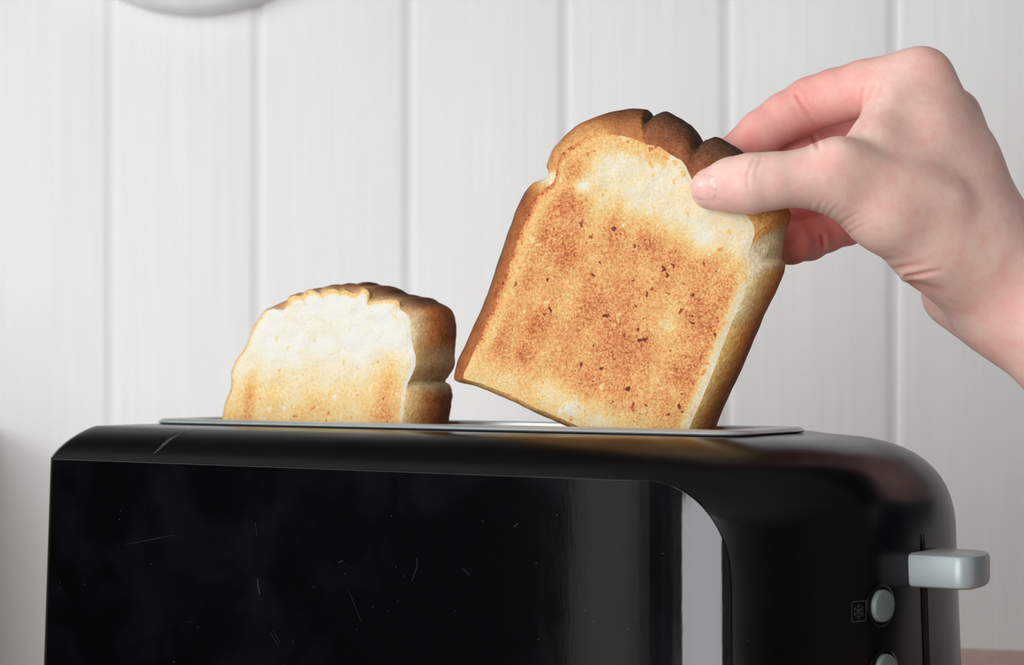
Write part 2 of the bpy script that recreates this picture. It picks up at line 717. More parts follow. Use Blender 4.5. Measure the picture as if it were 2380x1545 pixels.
def loft(rings, cap0=True, cap1=True):
    n = len(rings[0])
    verts = [p for r in rings for p in r]
    faces = []
    for i in range(len(rings) - 1):
        for k in range(n):
            a, b = i * n + k, i * n + (k + 1) % n
            faces.append((a, b, b + n, a + n))
    if cap0:
        faces.append(tuple(range(n - 1, -1, -1)))
    if cap1:
        faces.append(tuple((len(rings) - 1) * n + k for k in range(n)))
    return verts, faces


SLX0, SLX1, SLY = -0.160, 0.112, 0.0205


def make_body():
    rings = []
    zb = 0.012
    rings.append(body_ring(lambda w: 0.006, lambda w: zb))
    rings.append(body_ring(lambda w: -DRAFT * (ZT - fil(w)[1] - zb - 0.004), lambda w: zb + 0.004))
    for f in (0.35, 0.7):
        rings.append(body_ring(lambda w, f=f: -DRAFT * (1 - f) * (ZT - fil(w)[1] - zb - 0.004),
                               lambda w, f=f: zb + 0.004 + f * (ZT - fil(w)[1] - zb - 0.004)))
    K = 14
    for i in range(K + 1):
        a = math.pi / 2 * i / K
        b = i / K
        # the front shoulder is nearly a straight chamfer, the lever end a full round
        rings.append(body_ring(lambda w, a=a, b=b: fil(w)[0] * ((1 - math.cos(a) ** (1 - 0.27 * w) if i < K else 1.0) * (0.4 + 0.6 * w) + b * 0.6 * (1 - w)),
                               lambda w, a=a, b=b: ZT - fil(w)[1] * ((1 - math.sin(a) ** (1 - 0.27 * w)) * (0.4 + 0.6 * w) + (1 - b) * 0.6 * (1 - w))))
    n = len(rings[0])
    # match the slot loop to the outline by arc fraction
    sl = rrect(SLX0 - 0.004, SLX1 + 0.004, -SLY - 0.003, SLY + 0.003, 0.008, n)
    last = rings[-1]
    # rotate slot loop so that starts align
    best = min(range(n), key=lambda s: sum((last[k][0] - sl[(k + s) % n][0]) ** 2 + (last[k][1] - sl[(k + s) % n][1]) ** 2 for k in range(0, n, 5)))
    sl = [sl[(k + best) % n] for k in range(n)]
    mid = [(0.5 * p[0] + 0.5 * q[0], 0.5 * p[1] + 0.5 * q[1], ZT + 0.0002) for p, q in zip(last, sl)]
    rings.append(mid)
    rings.append([(x, y, ZT) for x, y in sl])
    v, f = loft(rings, True, False)
    o = link('body', mesh_pd('body', v, f), M_BODY, toaster, sharp=35)
    v, f = loft([[(x, y, ZT) for x, y in sl], [(x, y, 0.05) for x, y in sl]], False, True)
    link('slot_lining', mesh_pd('slot_lining', v, f), M_INNER, toaster, sharp=35)
    return o


body = make_body()


def make_plate():
    n = 220
    x0, x1, y = -0.173, 0.122, 0.0315
    zb, zt = ZT + 0.0003, ZT + 0.0024
    def ro(d, z): return [(px, py, z) for px, py in rrect(x0 + d, x1 - d, -y + d, y - d, 0.013 - d, n)]
    def ri(d, z): return [(px, py, z) for px, py in rrect(SLX0 - d, SLX1 + d, -SLY - d, SLY + d, 0.006 + d, n)]
    rings = [ri(0.0004, zb - 0.006), ri(0.0, zt - 0.0012), ri(0.0003, zt - 0.0003), ri(0.0012, zt),
             ro(0.0022, zt), ro(0.0012, zt - 0.0002), ro(0.0004, zt - 0.0008), ro(0.0, zt - 0.0014), ro(0.0004, zb + 0.0002), ro(0.0012, zb), ri(0.0014, zb)]
    v, f = loft(rings, False, False)
    link('slot_frame', mesh_pd('slot_frame', v, f), M_PLATE, toaster, sharp=50)
    # spacer the frame sits on
    v, f = loft([[(px, py, ZT - 0.002) for px, py in rrect(x0 + .006, x1 - .006, -y + .006, y - .006, 0.008, n)],
                 [(px, py, zb + .0002) for px, py in rrect(x0 + .006, x1 - .006, -y + .006, y - .006, 0.008, n)],
                 [(px, py, zb + .0002) for px, py in rrect(SLX0 - .002, SLX1 + .002, -SLY - .002, SLY + .002, 0.008, n)]], False, False)
    link('frame_gasket', mesh_pd('frame_gasket', v, f), M_BLACK, toaster, sharp=40)
    # guard wires and the rack the bread stands on
    for k in range(7):
        x = SLX0 + 0.02 + k * (SLX1 - SLX0 - 0.04) / 6
        for s in (-1, 1):
            link('guard_wire', tube_mesh('guard_wire', [(x, s * 0.0192, ZT - 0.004), (x, s * 0.0185, 0.08), (x, s * 0.0185, 0.055)], [0.0008] * 3, 8), M_INNER, toaster)
    link('bread_rack', mesh_bm('bread_rack', box_bm(SLX0 + 0.004, SLX1 - 0.004, -0.006, 0.006, HC - 0.0775, HC - 0.0745, 0.0008)), M_INNER, toaster, smooth=False)


make_plate()


def surf(k, z):
    """point k of the plan outline at height z on the vertical part of the body"""
    base = outline(0.0)
    w = base[k][2]
    z0 = ZT - fil(w)[1]
    d = -DRAFT * max(z0 - z, 0)
    p = outline(d)[k]
    q0, q1 = outline(d)[k - 1], outline(d)[k + 1]
    t = Vector((q1[0] - q0[0], q1[1] - q0[1], 0)).normalized()
    return Vector((p[0], p[1], z)), Vector((t.y, -t.x, 0)), t


def surf_at_px(px, py):
    """surface point on the rounded end seen at image position (px, py)"""
    best = None
    for k in range(NC + NF, NC + NF + NE + 18):
        z = 0.1
        for _ in range(3):
            p, nn, t = surf(k, z)
            w = to_world(p)
            z = HC - (py - HOR) / FPX * w.y
        e = abs(to_px(to_world(p))[0] - px)
        if best is None or e < best[0]:
            best = (e, k, z)
    k, z = best[1], best[2]
    # refine between neighbours
    pa, na, ta = surf(k, z)
    pb, nb, tb = surf(k + 1, z)
    pc, nc_, tc = surf(k - 1, z)
    xa = to_px(to_world(pa))[0]
    o = (pb, nb, tb) if (px > xa) else (pc, nc_, tc)
    xo = to_px(to_world(o[0]))[0]
    f = (px - xa) / (xo - xa) if abs(xo - xa) > 1e-6 else 0
    return pa.lerp(o[0], f), na.lerp(o[1], f).normalized(), ta.lerp(o[2], f).normalized()


def make_panel():
    # columns from just behind the front-left corner to the seam seen at column 1690
    base = outline(0.0)
    ks = NC
    ke = NC + NF
    while to_px(to_world(surf(ke, 0.12)[0]))[0] < 1686:
        ke += 1
    cols = list(range(ks, ke + 1))
    # arc length along the columns
    s = [0.0]
    for a, b in zip(cols, cols[1:]):
        s.append(s[-1] + (Vector(base[b][:2]) - Vector(base[a][:2])).length)
    L = s[-1]
    zt, zb, R = ZT - 0.0132, 0.022, 0.030
    RZ = 0.034
    rows = 40
    # add finer columns in the corner zone
    samples = []
    for i in range(len(cols) - 1):
        m = 6 if s[i + 1] > L - R else 1
        for j in range(m):
            samples.append((i, j / m))
    samples.append((len(cols) - 2, 1.0))
    verts, faces = [], []
    for (i, f) in samples:
        ss = s[i] + f * (s[i + 1] - s[i])
        top = zt
        q = (ss - (L - R)) / R
        if q > 0:
            top = zt - RZ * (1 - max(0.0, 1 - q ** 2.1) ** (1 / 2.1))
        for r in range(rows + 1):
            z = zb + (top - zb) * r / rows
            pa, na, _ = surf(cols[i], z)
            pb, nb, _ = surf(cols[i + 1], z)
            p = pa.lerp(pb, f) + na.lerp(nb, f).normalized() * 0.0011
            verts.append(p)
    R1 = rows + 1
    for i in range(len(samples) - 1):
        for r in range(rows):
            a = i * R1 + r
            faces.append((a, a + R1, a + R1 + 1, a + 1))
    me = mesh_pd('front_panel', verts, faces)
    o = link('front_panel', me, M_PANEL, toaster)
    so = o.modifiers.new('thick', 'SOLIDIFY')
    so.thickness = 0.0022
    so.offset = -1
    bv = o.modifiers.new('round', 'BEVEL')
    bv.width = 0.0013
    bv.segments = 4
    bv.limit_method = 'ANGLE'
    bv.angle_limit = math.radians(50)
    bv.harden_normals = True
    return o


make_panel()


def make_lever():
    zc = HC - 0.0734
    y0, y1, x0, x1 = -0.0120, 0.0160, 0.1790, 0.2035
    # plan: straight flanks, bowed outer end
    plan = [(x0, y0)]
    n = 14
    r = 0.006
    plan += [(x1 - r * 1.1, y0)]
    for i in range(1, 7):
        a = -math.pi / 2 + math.pi / 2 * i / 6
        plan.append((x1 - r * 1.1 + r * math.cos(a), y0 + r + r * math.sin(a)))
    for i in range(1, n):
        f = i / n
        y = y0 + r + (y1 - y0 - 2 * r) * f
        plan.append((x1 - 0.1 * r + 0.0012 * math.sin(math.pi * f) - 0.0022 * f, y))
    for i in range(0, 7):
        a = math.pi / 2 * i / 6
        plan.append((x1 - r * 1.1 - 0.0022 + r * math.cos(a), y1 - r + r * math.sin(a)))
    plan += [(x0, y1)]
    cx, cy = (x0 + x1) / 2 - 0.004, (y0 + y1) / 2
    rings = []
    h = 0.0060
    b = 0.0022
    for z, sc in ((-h, b), (-h + b * 0.3, b * 0.3), (-h + b, 0), (h - b, 0), (h - b * 0.3, b * 0.3), (h, b)):
        ring = []
        for x, y in plan:
            dv = Vector((cx - x, cy - y))
            dv = dv.normalized() * sc if dv.length > 0 else dv
            ring.append((x + dv.x, y + dv.y, zc + z))
        rings.append(ring)
    v, f = loft(rings)
    lv = link('lever', mesh_pd('lever', v, f), M_SILVER, toaster, sharp=35)
    lv['label'] = 'silver push-down lever'
    # upright slot the lever runs in
    ke = NC + NF + NE
    zz = [0.045 + (ZT - 0.034 - 0.045) * i / 12 for i in range(13)]
    verts, faces = [], []
    for z in zz:
        p, nn, t = surf(ke, z)
        taper = 0.0024 * min(1, (zz[-1] - z) / 0.004 + 0.15)
        for sgn in (-1, 1):
            verts.append(p + t * sgn * taper + nn * 0.0003)
    for i in range(12):
        a = 2 * i
        faces.append((a, a + 1, a + 3, a + 2))
    link('lever_slot', mesh_pd('lever_slot', verts, faces), M_BLACK, toaster)


make_lever()


def disc_on(name, p, nn, t, prof, mat, parent, n=32):
    up = Vector((0, 0, 1))
    verts, faces = [], []
    for r, h in prof:
        for k in range(n):
            a = 2 * math.pi * k / n
            verts.append(p + t * r * math.cos(a) + up * r * math.sin(a) + nn * h)
    for i in range(len(prof) - 1):
        for k in range(n):
            a, b = i * n + k, i * n + (k + 1) % n
            faces.append((a, b, b + n, a + n))
    faces.append(tuple((len(prof) - 1) * n + k for k in range(n)))
    return link(name, mesh_pd(name, verts, faces), mat, parent, sharp=40)


for (bx, by) in ((2045, 1408), (2053, 1556)):
    p, nn, t = surf_at_px(bx, by)
    e = disc_on('button', p, nn, t, [(0.0056, -0.002), (0.0056, 0.0016), (0.0052, 0.0022), (0.004, 0.0025), (0.0005, 0.0026)], M_BTN, toaster)
    e['label'] = 'round silver-grey push button'
    disc = disc_on('button_ring', p, nn, t, [(0.0078, -0.001), (0.0076, 0.0006), (0.0066, 0.0009), (0.0060, 0.0002), (0.0057, -0.0012)], M_BODY, e)

# snowflake-in-a-square print beside the upper button
p0, nn, t = surf_at_px(1994, 1420)


def strip(bm, pts, w, closed=False):
    pts = [Vector(q) for q in pts]
    m = len(pts)
    for i in range(m if closed else m - 1):
        a, b = pts[i], pts[(i + 1) % m]
        d = (b - a).normalized()
        s = Vector((-d.y, d.x)) * w / 2
        e = d * w * 0.4
        q = [a - e - s, b + e - s, b + e + s, a - e + s]
        vs = [bm.verts.new(p0 + t * v.x + Vector((0, 0, 1)) * v.y + nn * (0.00025 + 0.00001 * i)) for v in q]
        bm.faces.new(vs)


bm = bmesh.new()
sq = [(c[0], c[1]) for c in rrect(-0.0034, 0.0034, -0.0034, 0.0034, 0.0008, 40)]
strip(bm, sq, 0.00028, True)
for k in range(6):
    a = math.pi / 2 + k * math.pi / 3
    dx, dy = math.cos(a), math.sin(a)
    strip(bm, [(0, 0), (dx * 0.0025, dy * 0.0025)], 0.0003)
    for s in (-1, 1):
        b = a + s * 0.9
        strip(bm, [(dx * 0.0014, dy * 0.0014), (dx * 0.0014 + math.cos(b) * 0.0009, dy * 0.0014 + math.sin(b) * 0.0009)], 0.00026)
me = bpy.data.meshes.new('snowflake_print')
bm.to_mesh(me)
bm.free()
sf = link('snowflake_print', me, M_ICON, toaster, smooth=False)
sf['label'] = 'faint snowflake symbol in a square'

# feet
for sx in (-0.15, 0.12):
    for sy in (-0.055, 0.055):
        bm = bmesh.new()
        bmesh.ops.create_cone(bm, cap_ends=True, segments=24, radius1=0.010, radius2=0.012, depth=0.0135)
        bmesh.ops.translate(bm, vec=(sx, sy, 0.0068), verts=bm.verts)
        link('foot', mesh_bm('foot', bm), M_BLACK, toaster, sharp=40)


# ------------------------------------------------------------------ bread
def catmull(pts, per):
    """closed polyline -> denser closed polyline (values are numpy rows)"""
    pts = np.asarray(pts, float)
    n = len(pts)
    out = []
    for i in range(n):
        p0_, p1, p2, p3 = pts[i - 1], pts[i], pts[(i + 1) % n], pts[(i + 2) % n]
        for j in range(per):
            t_ = j / per
            out.append(0.5 * ((2 * p1) + (-p0_ + p2) * t_ + (2 * p0_ - 5 * p1 + 4 * p2 - p3) * t_ ** 2 + (-p0_ + 3 * p1 - 3 * p2 + p3) * t_ ** 3) * 0.6
                       + 0.4 * (p1 * (1 - t_) + p2 * t_))
    return np.array(out)


def col3(c):
    return np.array([s2l(c[0]), s2l(c[1]), s2l(c[2])])


class Slab:
    """upright slab plane: base point, face direction; converts pixels on a depth layer to points"""
    def __init__(self, base, ang, th):
        self.b = Vector(base)
        self.e = Vector((math.cos(ang), -math.sin(ang), 0))
        self.m = Vector((math.sin(ang), math.cos(ang), 0))
        self.th = th

    def at(self, px, py, depth):
        """depth measured from the front face along the slab normal"""
        q = self.b + self.m * (depth - self.th / 2)
        d = Vector(((px - CX) / FPX, 1.0, -(py - HOR) / FPX))
        cam0 = Vector((0, 0, HC))
        k = (q - cam0).dot(self.m) / d.dot(self.m)
        return cam0 + d * k


def make_slice(name, slab, pairs, cols, level, per, label, wrinkle, vis=0.62):
    """pairs: ((front px,py),(outer px,py)); cols: per pair three crust colours"""
    front = catmull([p[0] for p in pairs], per)
    outer = catmull([p[1] for p in pairs], per)
    C = np.stack([catmull([col3(c[k]) for c in cols], per) for k in range(3)])
    C = np.clip(C, 0.002, 1)
    n = len(front)
    # outline raggedness
    for i in range(n):
        a = mnoise.noise(Vector((i * 0.37, 3.1, 0))) * 1.6 + mnoise.noise(Vector((i * 0.13, 9.1, 0))) * 2.0
        cdir = (front[i] - front.mean(0))
        cdir = cdir / np.linalg.norm(cdir)
        if front[i][1] > 880 and front[i][0] < 1420:
            a += 2.2 * mnoise.noise(Vector((i * 1.7, 1.1, 4.0)))
        front[i] += cdir * a
        outer[i] += cdir * a * 0.7
    th = slab.th
    root = slab.at(*(np.array([pairs[0][0], pairs[len(pairs) // 2][0]]).mean(0)), th / 2)
    e = empty(name, (root.x, root.y, 0))
    org = Vector((root.x, root.y, 0))
    fr = [slab.at(p[0], p[1], 0.0) for p in front]
    ou = [slab.at(p[0], p[1], th * vis) for p in outer]
    cen_px = front.mean(0)
    # ---- crust: loft front edge -> widest -> back
    prof = [(0.0, 0.0), (0.025, 0.14), (0.07, 0.31), (0.15, 0.53), (0.27, 0.74), (0.43, 0.91), (vis, 1.0), (0.76, 0.99), (0.88, 0.93), (0.96, 0.82), (1.0, 0.68)]
    verts, cc, faces = [], [], []
    for j, (s, f) in enumerate(prof):
        for i in range(n):
            a = fr[i] + slab.m * th * s
            b = ou[i] + slab.m * th * (s - vis)
            p = a.lerp(b, f)
            w = wrinkle(front[i], i / n, s) if wrinkle else 0
            cpt = slab.b + (p - slab.b).normalized() * 0
            out = (ou[i] - slab.at(cen_px[0], cen_px[1], th * vis)).normalized()
            amp = min(1, s * 6) * min(1, (1.05 - s) * 5)
            nz = mnoise.noise(p * 160) * 0.00035 + mnoise.noise(p * 60 + Vector((5, 5, 5))) * 0.0007
            p = p + out * (w + nz) * amp
            verts.append(p - org)
            u = min(1.0, s / vis)
            c = C[0, i] * max(0, 1 - 2 * u) + C[1, i] * (1 - abs(2 * u - 1)) + C[2, i] * max(0, 2 * u - 1)
            cc.append(c)
    m = len(prof)
    for j in range(m - 1):
        for i in range(n):
            a, b = j * n + i, j * n + (i + 1) % n
            faces.append((a, a + n, b + n, b))
    # back face fan (toasted too)
    c0 = len(verts)
    cb = slab.at(cen_px[0], cen_px[1], th)
    verts.append(cb - org)
    cc.append(col3((214, 150, 80)))
    for i in range(n):
        faces.append(((m - 1) * n + i, c0, (m - 1) * n + (i + 1) % n))
    me = mesh_pd('crust', verts, faces)
    at = me.attributes.new('crust_colour', 'FLOAT_COLOR', 'POINT')
    at.data.foreach_set('color', np.c_[np.array(cc), np.ones(len(cc))].astype(np.float32).ravel())
    link('crust', me, M_CRUST, e, sharp=60)
    # ---- crumb face: concentric rings
    rad = [1.0, 0.985, 0.965, 0.94, 0.91] + list(np.linspace(0.88, 0.04, 40))
    verts, lv, faces = [], [], []
    for r in rad:
        for i in range(n):
            px = cen_px + (front[i] - cen_px) * r
            dep = -0.0008 * min(1, (1 - r) * 14)
            dep += 0.0005 * mnoise.noise(Vector((px[0] * 0.035, px[1] * 0.035, 2.0))) * min(1, (1 - r) * 10)
            verts.append(slab.at(px[0], px[1], dep) - org)
            lv.append(level(px[0], px[1], r))
    for j in range(len(rad) - 1):
        for i in range(n):
            a, b = j * n + i, j * n + (i + 1) % n
            faces.append((a, b, b + n, a + n))
    faces.append(tuple((len(rad) - 1) * n + k for k in range(n)))
    me = mesh_pd('crumb', verts, faces)
    at = me.attributes.new('toast', 'FLOAT', 'POINT')
    at.data.foreach_set('value', np.array(lv, np.float32))
    link('crumb', me, M_CRUMB, e)
    tag(e, label, 'toast', 'slices of toast in the toaster')
    return e


def sm(a, b, x):
    t_ = min(1, max(0, (x - a) / (b - a)))
    return t_ * t_ * (3 - 2 * t_)


# --- the slice held by the hand
CREAM = [(243, 231, 198), (240, 224, 182), (226, 204, 158)]
LEFTC = [(176, 102, 46), (104, 50, 27), (66, 32, 20)]
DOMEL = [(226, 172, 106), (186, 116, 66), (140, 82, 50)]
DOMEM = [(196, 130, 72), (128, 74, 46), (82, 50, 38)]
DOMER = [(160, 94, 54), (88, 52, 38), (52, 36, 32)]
SHLD = [(230, 178, 104), (200, 134, 68), (196, 134, 76)]
SIDE1 = [(247, 226, 172), (238, 180, 106), (192, 116, 62)]
SIDE2 = [(246, 206, 128), (228, 146, 70), (156, 84, 42)]
BOT = [(236, 190, 120), (228, 158, 86), (120, 62, 34)]
held = [
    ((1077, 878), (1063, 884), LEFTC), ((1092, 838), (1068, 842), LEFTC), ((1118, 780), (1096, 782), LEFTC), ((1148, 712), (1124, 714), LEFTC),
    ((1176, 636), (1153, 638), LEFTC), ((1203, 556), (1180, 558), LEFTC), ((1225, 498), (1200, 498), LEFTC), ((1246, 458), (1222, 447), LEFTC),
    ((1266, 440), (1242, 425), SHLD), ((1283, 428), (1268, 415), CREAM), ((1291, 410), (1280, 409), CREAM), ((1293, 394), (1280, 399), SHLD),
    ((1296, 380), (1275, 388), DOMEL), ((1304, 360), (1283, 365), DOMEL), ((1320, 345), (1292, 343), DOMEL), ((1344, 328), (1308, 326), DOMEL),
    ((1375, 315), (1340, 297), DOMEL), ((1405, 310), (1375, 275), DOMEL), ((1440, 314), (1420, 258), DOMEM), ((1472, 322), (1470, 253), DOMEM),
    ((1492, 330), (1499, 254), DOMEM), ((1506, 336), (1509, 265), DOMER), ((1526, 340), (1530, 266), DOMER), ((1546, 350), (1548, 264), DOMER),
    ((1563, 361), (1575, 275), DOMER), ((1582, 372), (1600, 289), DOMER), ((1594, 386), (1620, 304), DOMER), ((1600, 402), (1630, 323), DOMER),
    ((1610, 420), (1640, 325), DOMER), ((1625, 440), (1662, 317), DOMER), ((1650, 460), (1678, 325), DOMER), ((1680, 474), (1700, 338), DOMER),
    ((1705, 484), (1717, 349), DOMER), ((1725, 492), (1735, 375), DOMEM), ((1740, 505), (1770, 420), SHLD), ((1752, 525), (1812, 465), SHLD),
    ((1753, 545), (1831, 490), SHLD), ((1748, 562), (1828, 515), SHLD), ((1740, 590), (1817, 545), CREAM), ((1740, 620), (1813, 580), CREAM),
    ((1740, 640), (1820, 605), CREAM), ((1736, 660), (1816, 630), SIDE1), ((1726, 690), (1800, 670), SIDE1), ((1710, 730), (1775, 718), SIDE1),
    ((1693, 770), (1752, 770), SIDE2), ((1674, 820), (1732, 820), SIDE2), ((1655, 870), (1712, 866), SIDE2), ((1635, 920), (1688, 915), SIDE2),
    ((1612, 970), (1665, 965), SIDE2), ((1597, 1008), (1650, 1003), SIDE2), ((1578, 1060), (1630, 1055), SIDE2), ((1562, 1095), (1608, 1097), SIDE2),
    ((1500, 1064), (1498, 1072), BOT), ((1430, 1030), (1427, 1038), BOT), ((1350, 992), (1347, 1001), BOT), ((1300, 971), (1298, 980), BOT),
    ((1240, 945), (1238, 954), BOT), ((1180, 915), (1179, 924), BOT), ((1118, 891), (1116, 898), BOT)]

SPOTS = [(1340, 400, .30, 30), (1320, 470, .24, 38), (1300, 560, .16, 45), (1470, 805, .22, 34), (1250, 770, .16, 40), (1195, 830, .12, 45),
         (1640, 765, .16, 36), (1690, 590, .18, 26), (1520, 560, .10, 50), (1400, 740, .10, 60), (1600, 880, .12, 40), (1560, 960, .10, 30),
         (1352, 432, -.42, 17), (1545, 760, -.16, 34), (1630, 560, -.14, 26), (1500, 610, -.12, 24), (1380, 490, -.14, 34), (1240, 690, -.10, 26),
         (1330, 950, -.25, 26), (1280, 905, -.18, 26), (1390, 985, -.2, 30), (1560, 905, -.12, 20), (1470, 480, -.06, 30)]


def level_held(x, y, r):
    dx, dy = x - 1430, y - 690
    u = dx * 0.933 + dy * 0.36
    v = dx * 0.36 - dy * 0.933
    L = 0.55 + 0.035 * math.sin(u / 36.0 + 1.0) + 0.03 * math.sin(u / 13.0)
    ut = 0.5 * 70 * 0 + u
    L += 0.06 * mnoise.noise(Vector((u * 0.02, v * 0.012, 1.0))) * 2
    # pale dome
    top = sm(150, 250, v + 0.10 * (u + 100)) * sm(-235, -120, u + 0.12 * (v - 200))
    L = L * (1 - top) + 0.15 * top
    # edges
    if u > 0:
        k = sm(0.86, 0.97, r) * sm(200, 90, v)
        L = L * (1 - k) + 0.14 * k
    if u < 0 and r > 0.8 and v > -230:
        k = sm(0.80, 0.92, r) * (1 - 0.8 * sm(0.94, 1.0, r))
        L = L * (1 - k) + 0.40 * k
        L += 0.26 * sm(0.95, 1.0, r)
    b = sm(-190, -290, v)
    L = L * (1 - b) + 0.34 * b
    for (sx, sy, am, rad) in SPOTS:
        d2 = ((x - sx) ** 2 + (y - sy) ** 2) / rad ** 2
        if d2 < 9:
            L += am * (0.55 if am > 0 else 1.0) * math.exp(-d2)
    return max(0.03, min(0.95, L))


def wr_held(px, fi, s):
    # folds across the dark part of the dome
    x, y = px
    if y < 420 and x > 1440:
        a = 0
        for cxw, wd, am in ((1508, 9, -0.0022), (1604, 10, -0.0028), (1550, 16, 0.0006), (1640, 12, 0.0008)):
            a += am * math.exp(-((x - cxw) / wd) ** 2)
        return a * sm(0.1, 0.5, s)
    if 600 < y < 680 and x > 1700:
        return -0.0016 * math.exp(-((y - 632) / 9) ** 2) * sm(0.05, 0.4, s)
    return 0.0


HELD_BASE = (0.0485, 0.8355, 0)
slabH = Slab(HELD_BASE, math.radians(26), 0.020)
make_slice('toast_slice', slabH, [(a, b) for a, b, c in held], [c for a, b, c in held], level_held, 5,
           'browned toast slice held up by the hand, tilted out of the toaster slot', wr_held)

# --- the slice standing in the slot
TOPL = [(222, 178, 130), (190, 134, 88), (92, 54, 42)]
TOPM = [(222, 178, 132), (176, 112, 70), (84, 46, 38)]
TOPR = [(226, 190, 140), (134, 78, 48), (92, 54, 40)]
RUP = [(242, 222, 176), (214, 126, 54), (156, 88, 44)]
RMID = [(240, 200, 130), (220, 148, 82), (182, 118, 68)]
RPAL = [(240, 200, 134), (222, 176, 124), (196, 156, 112)]
RNOT = [(238, 206, 150), (214, 190, 150), (196, 170, 128)]
RLOW = [(242, 212, 148), (208, 122, 56), (138, 74, 40)]
LFT = [(232, 196, 120), (226, 186, 110), (214, 168, 96)]
stand = [
    ((521, 985), (540, 982), LFT), ((527, 936), (548, 934), LFT), ((541, 905), (562, 900), LFT), ((541, 868), (566, 862), LFT), ((550, 840), (578, 834), LFT),
    ((571, 812), (600, 806), LFT), ((581, 786), (612, 780), LFT), ((591, 760), (622, 752), LFT), ((604, 739), (636, 732), LFT), ((613, 725), (648, 718), LFT),
    ((636, 718), (668, 708), TOPL), ((660, 721), (690, 694), TOPL), ((668, 705), (700, 686), TOPL), ((672, 691), (708, 682), TOPL), ((688, 687), (722, 678), TOPL),
    ((702, 689), (732, 675), TOPL), ((711, 678), (742, 671), TOPL), ((728, 675), (756, 668), TOPM), ((746, 683), (770, 664), TOPM), ((755, 675), (784, 661), TOPM),
    ((778, 673), (802, 663), TOPM), ((791, 678), (814, 661), TOPM), ((802, 673), (826, 659), TOPM), ((820, 682), (842, 659), TOPM), ((831, 682), (855, 660), TOPM),
    ((843, 673), (870, 662), TOPM), ((855, 674), (884, 665), TOPM), ((859, 688), (898, 668), TOPR), ((858, 703), (912, 673), TOPR), ((877, 699), (928, 679), TOPR),
    ((905, 696), (948, 685), TOPR), ((926, 699), (972, 690), TOPR), ((930, 718), (994, 697), TOPR), ((940, 726), (1011, 706), TOPR), ((948, 736), (1026, 716), RUP),
    ((954, 752), (1035, 732), RUP), ((955, 772), (1040, 755), RUP), ((956, 792), (1038, 780), RUP), ((962, 812), (1034, 800), RMID), ((966, 830), (1029, 820), RPAL),
    ((966, 846), (1031, 836), RPAL), ((962, 860), (1029, 852), RPAL), ((954, 876), (1015, 872), RPAL), ((947, 894), (1007, 884), RNOT), ((944, 906), (1024, 893), RNOT),
    ((942, 922), (1031, 918), RLOW), ((938, 950), (1028, 945), RLOW), ((935, 985), (1022, 985), RLOW), ((930, 1060), (1016, 1060), RLOW), ((926, 1150), (1008, 1150), RLOW),
    ((920, 1226), (990, 1222), RLOW), ((720, 1236), (760, 1236), RLOW), ((520, 1232), (545, 1226), LFT), ((512, 1150), (532, 1150), LFT), ((516, 1060), (534, 1060), LFT)]


def level_stand(x, y, r):
    L = 0.03 + 0.29 * sm(780, 960, y) + 0.10 * sm(1000, 1150, y)
    L += 0.10 * mnoise.noise(Vector((x * 0.02, y * 0.014, 4.0)))
    if y > 800:
        L += 0.22 * math.exp(-((x - 905 + (y - 900) * 0.1) / 26.0) ** 2) * sm(780, 860, y)
        L += 0.24 * math.exp(-((x - 580 + (y - 930) * 0.12) / 14.0) ** 2) * sm(840, 900, y)
    if r > 0.93 and x > 800 and y > 720:
        L *= 1 - 0.8 * sm(0.93, 0.98, r)
    if r > 0.89 and y < 712:
        L = max(L, 0.36 * sm(0.89, 0.965, r))
    if r > 0.95 and x < 620:
        L = max(L, 0.28 * sm(0.95, 1, r))
    return max(0.0, min(0.8, L))


def wr_stand(px, fi, s):
    x, y = px
    if y < 715:
        return 0.0006 * math.sin(x * 0.17) * sm(0.2, 0.6, s)
    return 0.0


# its plane runs along the slot
STAND_BASE = TC + AX * (-0.1235)
slabS = Slab((STAND_BASE.x, STAND_BASE.y, 0), TH, 0.0245)
make_slice('toast_slice', slabS, [(a, b) for a, b, c in stand], [c for a, b, c in stand], level_stand, 4,
           'pale lightly toasted slice standing in the toaster slot, dark crust on top', wr_stand)


# ------------------------------------------------------------------ hand and forearm (one continuous surface)
def smin(a, b, k):
    h = np.clip(0.5 + 0.5 * (b - a) / k, 0, 1)
    return b * (1 - h) + a * h - k * h * (1 - h)


VH = 0.0008
GX0, GX1 = 0.060, 0.285
GY0, GY1 = 0.762, 0.925
GZ0, GZ1 = HC - 0.055, HC + 0.128
nx, ny, nz = int((GX1 - GX0) / VH), int((GY1 - GY0) / VH), int((GZ1 - GZ0) / VH)
gx = (GX0 + np.arange(nx) * VH).astype(np.float32)
gy = (GY0 + np.arange(ny) * VH).astype(np.float32)
gz = (GZ0 + np.arange(nz) * VH).astype(np.float32)
BIG = np.float32(0.05)


def J(px, py, y, r):
    p = P(px, py, y)
    return (p.x, p.y, p.z, r * y / FPX)


